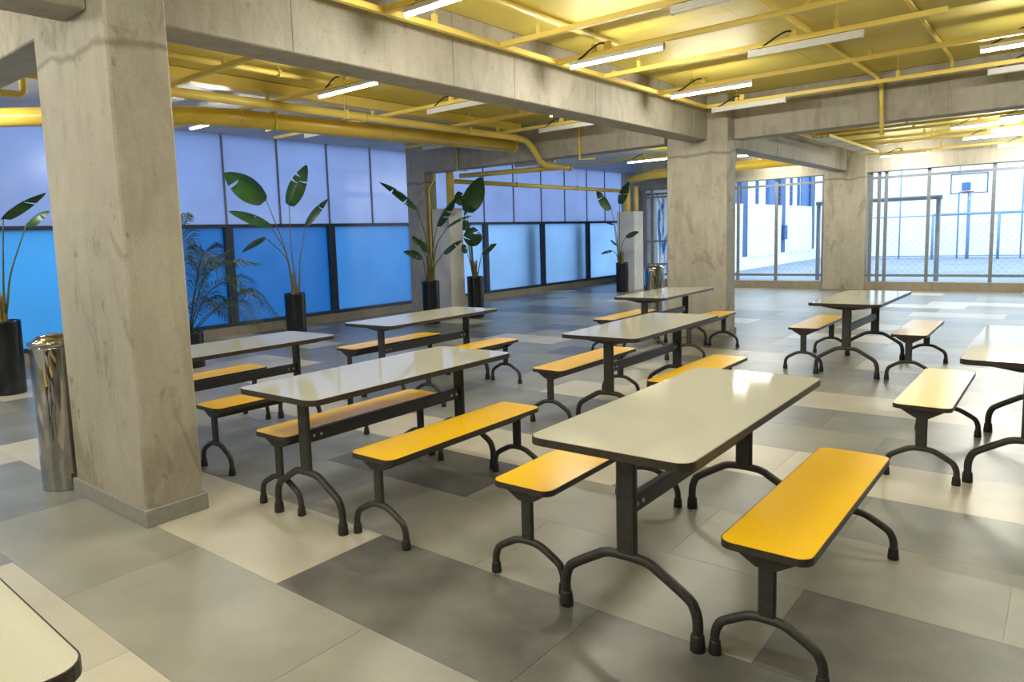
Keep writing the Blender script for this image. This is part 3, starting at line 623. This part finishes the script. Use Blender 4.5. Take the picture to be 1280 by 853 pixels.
pp = thing('potted_palm', 'feathery palm in a low black pot just right of the thick column', 'plant', (4.56, 8.53, 0))
b = bmesh.new(); pot(b, .17, .45); obj('pot', b, M['pot'], pp)
b = bmesh.new(); lathe(b, [(.15, .37), (.15, .40), (.08, .41), (.001, .415)], 24); obj('soil', b, M['soil'], pp)
FR = [[(-0.016, -0.012, 0.463), (0.084, -0.407, 0.962), (0.278, -0.788, 1.082), (0.368, -1.047, 0.534)], [(-0.001, 0.017, 0.459), (0.204, -0.085, 1.099), (0.412, -0.329, 1.292), (0.713, -0.528, 1.276)], [(-0.021, -0.021, 0.464), (-0.027, -0.43, 1.313), (0.001, -0.617, 1.426), (0.191, -0.994, 0.937)], [(-0.013, 0.015, 0.461), (-0.009, 0.011, 1.415), (-0.004, 0.005, 1.764), (0.094, 0.043, 1.934)], [(-0.026, -0.031, 0.465), (-0.034, -0.576, 0.712), (0.038, -0.969, 0.835), (0.086, -1.333, 0.609)], [(0.004, 0.026, 0.458), (0.212, 0.06, 1.149), (0.366, 0.033, 1.296), (0.619, -0.109, 1.471)], [(0.004, 0.026, 0.458), (0.159, 0.122, 0.893), (0.283, 0.131, 1.248), (0.271, 0.298, 1.615)]]
FR += [[(-0.01, 0.01, .46), (-.2, .25, 1.1), (-.35, .45, 1.4), (-.7, .8, 1.3)], [(-0.01, 0.0, .46), (-.3, .0, 1.0), (-.5, -.05, 1.2), (-.9, -.1, .9)], [(0, 0, .46), (-.1, .4, .9), (-.1, .7, 1.1), (-.05, 1.0, .8)], [(0, 0, .46), (.35, -.3, .8), (.6, -.5, .9), (.8, -.75, .6)], [(0, 0, .46), (.02, -.2, .75), (.1, -.4, .85), (.2, -.62, .62)]]
for i, f in enumerate(FR):
    rnd = random.Random(i+20); path = smooth_path([Vector((p[0], p[1], max(p[2], .2))) if k else Vector((p[0], p[1], .41)) for k, p in enumerate(f)], 14)
    b = bmesh.new(); n = len(path); tube(b, path, [.008-.0065*k/(n-1) for k in range(n)], 5)
    for k in range(int(n*.22), n):
        d = (path[min(k+1, n-1)]-path[k-1]).normalized(); t = k/(n-1); ln = .30*math.sin(math.pi*min(1, .18+t*.80))+.05
        sd = d.cross(Vector((0, 0, 1))); sd = sd.normalized() if sd.length > .01 else Vector((1, 0, 0))
        for s in (1, -1):
          for kk in (0, .5):
            o = path[k].lerp(path[min(k+1, n-1)], kk); v = (sd*s*rnd.uniform(.75, 1.0)+d*rnd.uniform(.55, .85)+Vector((0, 0, rnd.uniform(.05, .3)))).normalized()
            m = o+v*ln*.55; e = o+v*ln+Vector((0, 0, -ln*rnd.uniform(.28, .5))); wv = d*.0048
            vs = [b.verts.new(q) for q in (o-wv*.4, o+wv*.4, m+wv, e, m-wv)]
            b.faces.new((vs[0], vs[1], vs[2], vs[4])); b.faces.new((vs[4], vs[2], vs[3]))
    obj('frond', b, M['frond'], pp)

# ------------------------------------------------------------------ boxed pipes by the columns
def boxed(x0, x1, y0, y1, h, label):
    o = struct(obj_box('pipe_casing', M['plaster'], (x0, x1, y0, y1, 0, h), bevel=.006), label); return o
boxed(10.02, 10.42, 8.90, 9.33, 2.08, 'pale waist high casing around the yellow riser beside the narrow column')
boxed(17.1, 17.6, 8.75, 9.25, 2.06, 'white casing around the far yellow riser beside the gate')

# ------------------------------------------------------------------ ducts, pipes
def pipe(name, label, cat, path, r, mat=None, n=1, seg=16, flanges=(), hang=()):
    t = thing(name, label, cat, (0, 0, 0))
    b = bmesh.new(); tube(b, smooth_path(path, n), r, seg); obj('run', b, mat or M['yellow'], t)
    for p, d in flanges:
        p, d = Vector(p), Vector(d).normalized(); b = bmesh.new(); tube(b, [p-d*.012, p+d*.012], r+.007, seg); obj('flange', b, mat or M['yellow'], t)
    for p in hang:
        b = bmesh.new(); box(b, p[0]-.012, p[0]+.012, p[1]-r-.006, p[1]+r+.006, p[2]-r-.006, p[2]+r+.006); tube(b, [p, (p[0], p[1], CZ+.02)], .005, 6); obj('hanger', b, mat or M['yellow'], t)
    return t
pipe('air_duct', 'thick yellow round duct hung along the frosted wall', 'duct', [(1.0, 10.75, 2.98), (2.8, 8.91, 2.98), (3.45, 8.25, 2.98), (3.85, 7.85, 2.98), (4.3, 7.58, 2.98), (4.75, 7.44, 2.98), (9.6, 7.06, 2.98)], .103, M['duct'],
     flanges=(((3.6, 8.1, 2.98), (1, -1, 0)), ((4.05, 7.72, 2.98), (1, -.7, 0)), ((4.78, 7.437, 2.98), (1, -.07, 0)), ((7.0, 7.263, 2.98), (1, -.07, 0)), ((9.58, 7.06, 2.98), (1, -.07, 0))), hang=((5.2, 7.40, 2.98),))
dp = pipe('drain_pipe', 'slim yellow pipe above the thick duct that elbows down under the beam', 'pipe', [(2.1, 6.95, 3.06), (3.7, 6.92, 3.06), (9.3, 6.80, 3.06), (9.58, 6.785, 3.03), (9.72, 6.77, 2.94), (9.93, 6.76, 2.72), (10.05, 6.75, 2.672), (10.56, 6.70, 2.655), (10.72, 6.68, 2.652)], .050,
     flanges=(((9.3, 6.80, 3.06), (1, 0, 0)), ((10.70, 6.68, 2.652), (1, -.1, 0)), ((6.2, 6.866, 3.06), (1, 0, 0)), ((9.74, 6.77, 2.92), (1, 0, -1))), hang=((3.6, 6.92, 3.06), (5.9, 6.87, 3.06), (8.2, 6.82, 3.06)))
b = bmesh.new(); tube(b, [(10.56, 6.73, 2.66), (10.55, 9.03, 2.70)], .046, 14); obj('branch', b, M['yellow'], dp)
pipe('riser', 'yellow vertical riser rising from the pale casing beside the narrow column', 'pipe', [(10.34, 9.12, 2.0), (10.34, 9.12, 2.86), (10.36, 9.12, 3.35)], .075)
pipe('riser', 'thin cream pipe climbing the narrow column with a kink near the top', 'pipe', [(9.98, 9.335, .1), (9.98, 9.335, 2.45), (10.03, 9.24, 2.62), (10.03, 9.24, 3.3)], .018, M['yellow'])
pipe('wall_pipe', 'long slim yellow pipe crossing in front of the far frosted panels', 'pipe', [(10.6, 9.25, 2.62), (17.36, 9.1, 2.60)], .045, hang=((12.6, 9.2, 2.615), (15.0, 9.15, 2.61)))
pipe('riser', 'yellow vertical riser above the far white casing', 'pipe', [(17.25, 9.03, 2.0), (17.25, 9.03, 2.74)], .09)
pipe('riser', 'second thinner yellow riser beside the far riser', 'pipe', [(17.42, 8.86, 2.0), (17.42, 8.86, 2.72)], .06)
pipe('air_duct', 'yellow duct high along the mesh windows, seen past the middle column', 'duct', [(17.25, 9.0, 2.86), (17.3, 8.4, 2.96), (17.3, 4.6, 2.98)], .10, M['duct'], hang=((17.3, 7, 2.97), (17.3, 5, 2.98)))
pipe('ceiling_pipe', 'yellow conduit against the left ceiling nearest the long beam', 'pipe', [(2.05, 6.38, 3.27), (5.3, 6.36, 3.27)], .028, hang=((4.6, 6.365, 3.27),))
tag(obj_box('cable_tray', M['yellow'], (2.05, 9.8, 7.03, 7.24, 3.22, 3.345), bevel=.004), 'broad yellow box tray along the edge of the grey ceiling', 'tray')
pipe('ceiling_pipe', 'yellow pipe elbow left of the thick near column', 'pipe', [(1.6, 8.15, 3.1), (2.76, 8.15, 3.1), (2.80, 8.15, 3.14), (2.80, 8.15, 3.33)], .035)
tag(obj_box('junction_box', M['yellow'], (2.9, 3.02, 7.30, 7.42, 3.06, 3.36), bevel=.006), 'yellow junction box left of the thick near column', 'junction box')
pipe('ceiling_pipe', 'yellow conduit on the front ceiling close to the long beam', 'pipe', [(2.3, 3.49, 3.31), (6.4, 3.45, 3.31)], .028)
pipe('ceiling_pipe', 'yellow conduit across the middle of the front ceiling ending in a drop', 'pipe', [(3.0, 1.98, 3.31), (10.1, 1.96, 3.31), (10.14, 1.93, 3.28), (10.14, 1.88, 3.2), (10.14, 1.86, 2.58)], .024, seg=10)
pipe('ceiling_pipe', 'thin yellow conduit at the right of the front ceiling with short drop', 'pipe', [(3.0, 1.12, 3.32), (9.8, 1.14, 3.32), (9.9, 1.14, 3.3), (9.92, 1.14, 3.16)], .020, seg=10)
pipe('drop_pipe', 'thin yellow drop pipe on the beam above the potted plants', 'pipe', [(9.864, 8.5, 3.35), (9.864, 8.5, 2.72), (9.864, 8.28, 2.71)], .018, seg=8)
pipe('drop_pipe', 'thin yellow drop pipe on the beam left of the middle column', 'pipe', [(9.864, 5.97, 3.35), (9.864, 5.97, 2.67), (9.864, 5.70, 2.66)], .018, seg=8)

# ------------------------------------------------------------------ channels and tube lamps
def channel(label, x0, y0, x1, y1, z=3.10, hang=()):
    t = thing('ceiling_channel', label, 'ceiling channel', (0, 0, 0), 0, 'yellow channels hung from the ceiling')
    b = bmesh.new()
    if abs(x1-x0) < .01: box(b, x0-.021, x0+.021, y0, y1, z, z+.042)
    else: box(b, x0, x1, y0-.021, y0+.021, z, z+.042)
    obj('bar', b, M['yellow'], t)
    for hx, hy in hang:
        b = bmesh.new(); box(b, hx-.018, hx+.018, hy-.018, hy+.018, z+.04, z+.11); tube(b, [(hx, hy, z+.1), (hx, hy, CZ+.02)], .0035, 5); obj('hanger', b, M['yellow'], t)
    return t
FH = lambda x: ((x, 3.4), (x, 1.6), (x, -.2))
channel('yellow channel running along the face of the long beam', 2.1, 3.80, 9.5, 3.80, hang=((4.2, 3.8), (7.0, 3.8), (8.6, 3.8)))
fx = [3.67, 5.02, 5.9, 6.78, 8.08]
fl = ['yellow cross channel with the lit lamp over the long beam, nearest the viewer', 'yellow cross channel carrying an unlit lamp cut by the top edge', 'yellow cross channel with the lit lamp before the middle of the long beam', 'yellow cross channel whose cut end hangs free at the right', 'yellow cross channel with the lit lamp nearest the middle column']
for x, l in zip(fx, fl): channel(l, x, .82 if x == 6.78 else -2.5, x, 3.78, hang=FH(x)[:2] if x == 6.78 else FH(x))
channel('yellow cross channel along the face of the aisle beam', 9.5, -2.5, 9.5, 3.8, hang=FH(9.5))
for x, y0, y1, l in ((3.7, 4.9, 6.95, 'yellow channel bridging the left ceiling just right of the near column'), (4.95, 4.9, 9.3, 'yellow channel with the lit lamp of the left bay'), (6.58, 4.9, 9.3, 'yellow channel with an unlit lamp in the middle of the left bay'), (7.95, 4.4, 7.0, 'yellow channel with the lit lamp mostly behind the long beam'), (9.05, 4.9, 9.0, 'yellow channel with an unlit lamp at the far end of the left bay')):
    channel(l, x, y0, x, y1, hang=((x, (y0+y1)/2),))
for x, l in ((12.2, 'yellow channel in the far bay nearest the aisle beam'), (13.95, 'yellow channel in the far bay, second from the aisle beam'), (14.6, 'yellow channel across the middle of the far bay'), (15.75, 'yellow channel in the middle of the far bay between lit lamps'), (16.7, 'yellow channel in the far bay, second from the window lintel'), (17.9, 'yellow channel of the far bay next to the window lintel')):
    channel(l, x, -2.5, x, 3.6, z=3.0 if x == 17.9 else 3.10, hang=((x, 2.2), (x, 0)))
channel('yellow channel of the far bay along the short joining beam', 12.0, 3.75, 17.7, 3.75, hang=((15, 3.75),))
channel('yellow channel behind the middle column holding a lit lamp', 14.6, 5.0, 14.6, 9.5, hang=((14.6, 7.2),))
channel('yellow channel behind the short joining beam, nearer the middle column', 14.15, 4.6, 14.15, 6.2, hang=((14.15, 5.8),))
channel('yellow channel behind the short joining beam, nearer the windows', 15.6, 4.6, 15.6, 6.2, hang=((15.6, 5.8),))
channel('low yellow channel glimpsed under the beam before the far frosted panels', 11.55, 5.6, 11.55, 9.2, z=2.93, hang=((11.55, 7.0), (11.55, 8.8)))
channel('yellow channel behind the middle column next to the lintel', 17.9, 4.6, 17.9, 8.6, hang=((17.9, 6),))

def make_lamp(lit):
    t = thing('tube_lamp', 'x', 'lamp'); L = .93
    b = bmesh.new(); box(b, -.020, .020, -L/2, L/2, .0095, .050, bevel=.003); obj('housing', b, M['housing'], t)
    b = bmesh.new(); rr = []
    for yy in (-L/2+.012, L/2-.012): rr.append([b.verts.new((.0175*math.sin(a), yy, -.0175*math.cos(a)+.004)) for a in [math.radians(-112+224*k/10) for k in range(11)]])
    for k in range(10):
        f = b.faces.new((rr[0][k], rr[0][k+1], rr[1][k+1], rr[1][k])); f.smooth = True
    obj('tube', b, M['tube_lit'] if lit else M['tube_off'], t)
    for s in (-1, 1):
        b = bmesh.new(); tube(b, [(0, s*(L/2-.013), 0), (0, s*(L/2), 0)], .0185, 10); obj('end_cap', b, M['housing'], t)
    b = bmesh.new(); box(b, -.02, .02, L/2-.42, L/2-.36, .092, .16, bevel=.003); obj('socket_box', b, M['yellow'], t)
    b = bmesh.new(); tube(b, smooth_path([(0, .07, .135), (-.03, .13, .148), (-.035, .21, .12), (-.02, .31, .075), (-.003, .38, .052)], 5), .008, 6); obj('cord', b, M['cord'], t)
    return t
protos = {}
def lamp(lit, x, y, label, z=3.045, rz=0):
    if lit not in protos: protos[lit] = make_lamp(lit); o = protos[lit]
    else: o = copy_tree(protos[lit])
    o.location = (x, y, z); o.rotation_euler = (0, 0, math.radians(rz)); tag(o, label, 'lamp', 'lit tube lamps' if lit else 'unlit tube lamps')
for x, y, l in ((3.67, 3.13, 'lit tube lamp cut by the top edge, over the long beam'), (5.88, 3.18, 'lit tube lamp over the long beam, above the second row of tables'), (8.06, 3.18, 'lit tube lamp over the far end of the long beam by the middle column'),
                (8.28, .28, 'lit tube lamp at the right edge under the front ceiling'), (4.95, 5.70, 'lit tube lamp of the left bay just below the long beam'), (7.95, 4.78, 'lit tube lamp showing only its tip below the long beam'),
                (4.95, 8.35, 'lit tube lamp peeping out beneath the thick duct'), (14.6, 7.15, 'lit tube lamp left of the middle column, in the far bay'), (14.6, 1.2, 'long lit tube lamp below the aisle beam, nearest of the far bay'),
                (15.75, .75, 'lit tube lamp in the far bay at the right edge, shorter to the eye'), (16.7, 1.24, 'lit tube lamp in the far bay, third from the aisle beam'), (17.9, 2.83, 'lit tube lamp right above the court window, by the lintel'),
                (17.9, .78, 'lit tube lamp by the lintel at the right edge'), (13.93, .5, 'lit tube lamp just under the aisle beam at the right edge'), (17.9, 5.5, 'lit tube lamp between middle and far columns'),
                (5.02, .2, 'added fill tube lamp overhead outside the picture, second row'), (0.2, 2.6, 'added fill tube lamp behind the viewer, left side'), (-1.3, 2.6, 'added fill tube lamp well behind the viewer, left side'), (-2.6, .3, 'added fill tube lamp far behind the viewer'), (1.5, .9, 'added fill tube lamp just ahead above the viewer, outside the picture'), (3.2, -.6, 'added fill tube lamp to the right of the nearest table, outside the picture'), (-1.0, 5.75, 'added fill tube lamp further along the left bay, outside the picture'), (.6, 5.9, 'added fill tube lamp left bay, next to the picture edge'), (-.6, 7.6, 'added fill tube lamp left bay near the frosted wall, outside the picture'),  # lamps on this line are added out of view to brighten the room
                (-1.5, 5.8, 'added fill tube lamp left bay outside the picture'), (2.15, 8.7, 'lit tube lamp left of the thick near column by the frosted wall'), (14.15, 5.05, 'lit tube lamp just right of the middle column under the ceiling'), (15.6, 5.1, 'lit tube lamp behind the short joining beam, beside another')):  # the first lamp here is also added, to light the near column
    lamp(True, x, y, l, z=2.945 if x == 17.9 and y < 4 else 3.045)
lamp(False, 11.55, 8.0, 'unlit tube lamp glimpsed under the beam before the far frosted panels', z=2.875)
for x, y, l in ((5.02, 1.80, 'unlit white tube lamp near the top edge of the front ceiling'), (6.78, 1.86, 'unlit white tube lamp in the middle of the front ceiling'), (9.47, 3.25, 'unlit white tube lamp above the middle column'),
                (9.6, .32, 'unlit white tube lamp at the right edge along the aisle beam'), (6.58, 5.66, 'unlit white tube lamp in the middle of the left bay'), (9.05, 5.70, 'unlit white tube lamp at the far end of the left bay'),
                (6.58, 8.1, 'unlit white tube lamp half hidden beneath the thick duct'), (9.05, 8.1, 'unlit white tube lamp by the blunt end of the thick duct')):
    lamp(False, x, y, l)
t = thing('cable_tray', 'pale ladder shaped tray in the far bay by the short joining beam', 'tray', (0, 0, 0))
for y in (3.25, 3.5): obj_box('side_rail', M['yellow'], (13.4, 17.4, y-.012, y+.012, 3.0, 3.05), t)
for k in range(4): obj_box('tray_plate', M['housing'], (13.5+k*1.0, 14.38+k*1.0, 3.27, 3.48, 3.0, 3.012), t)
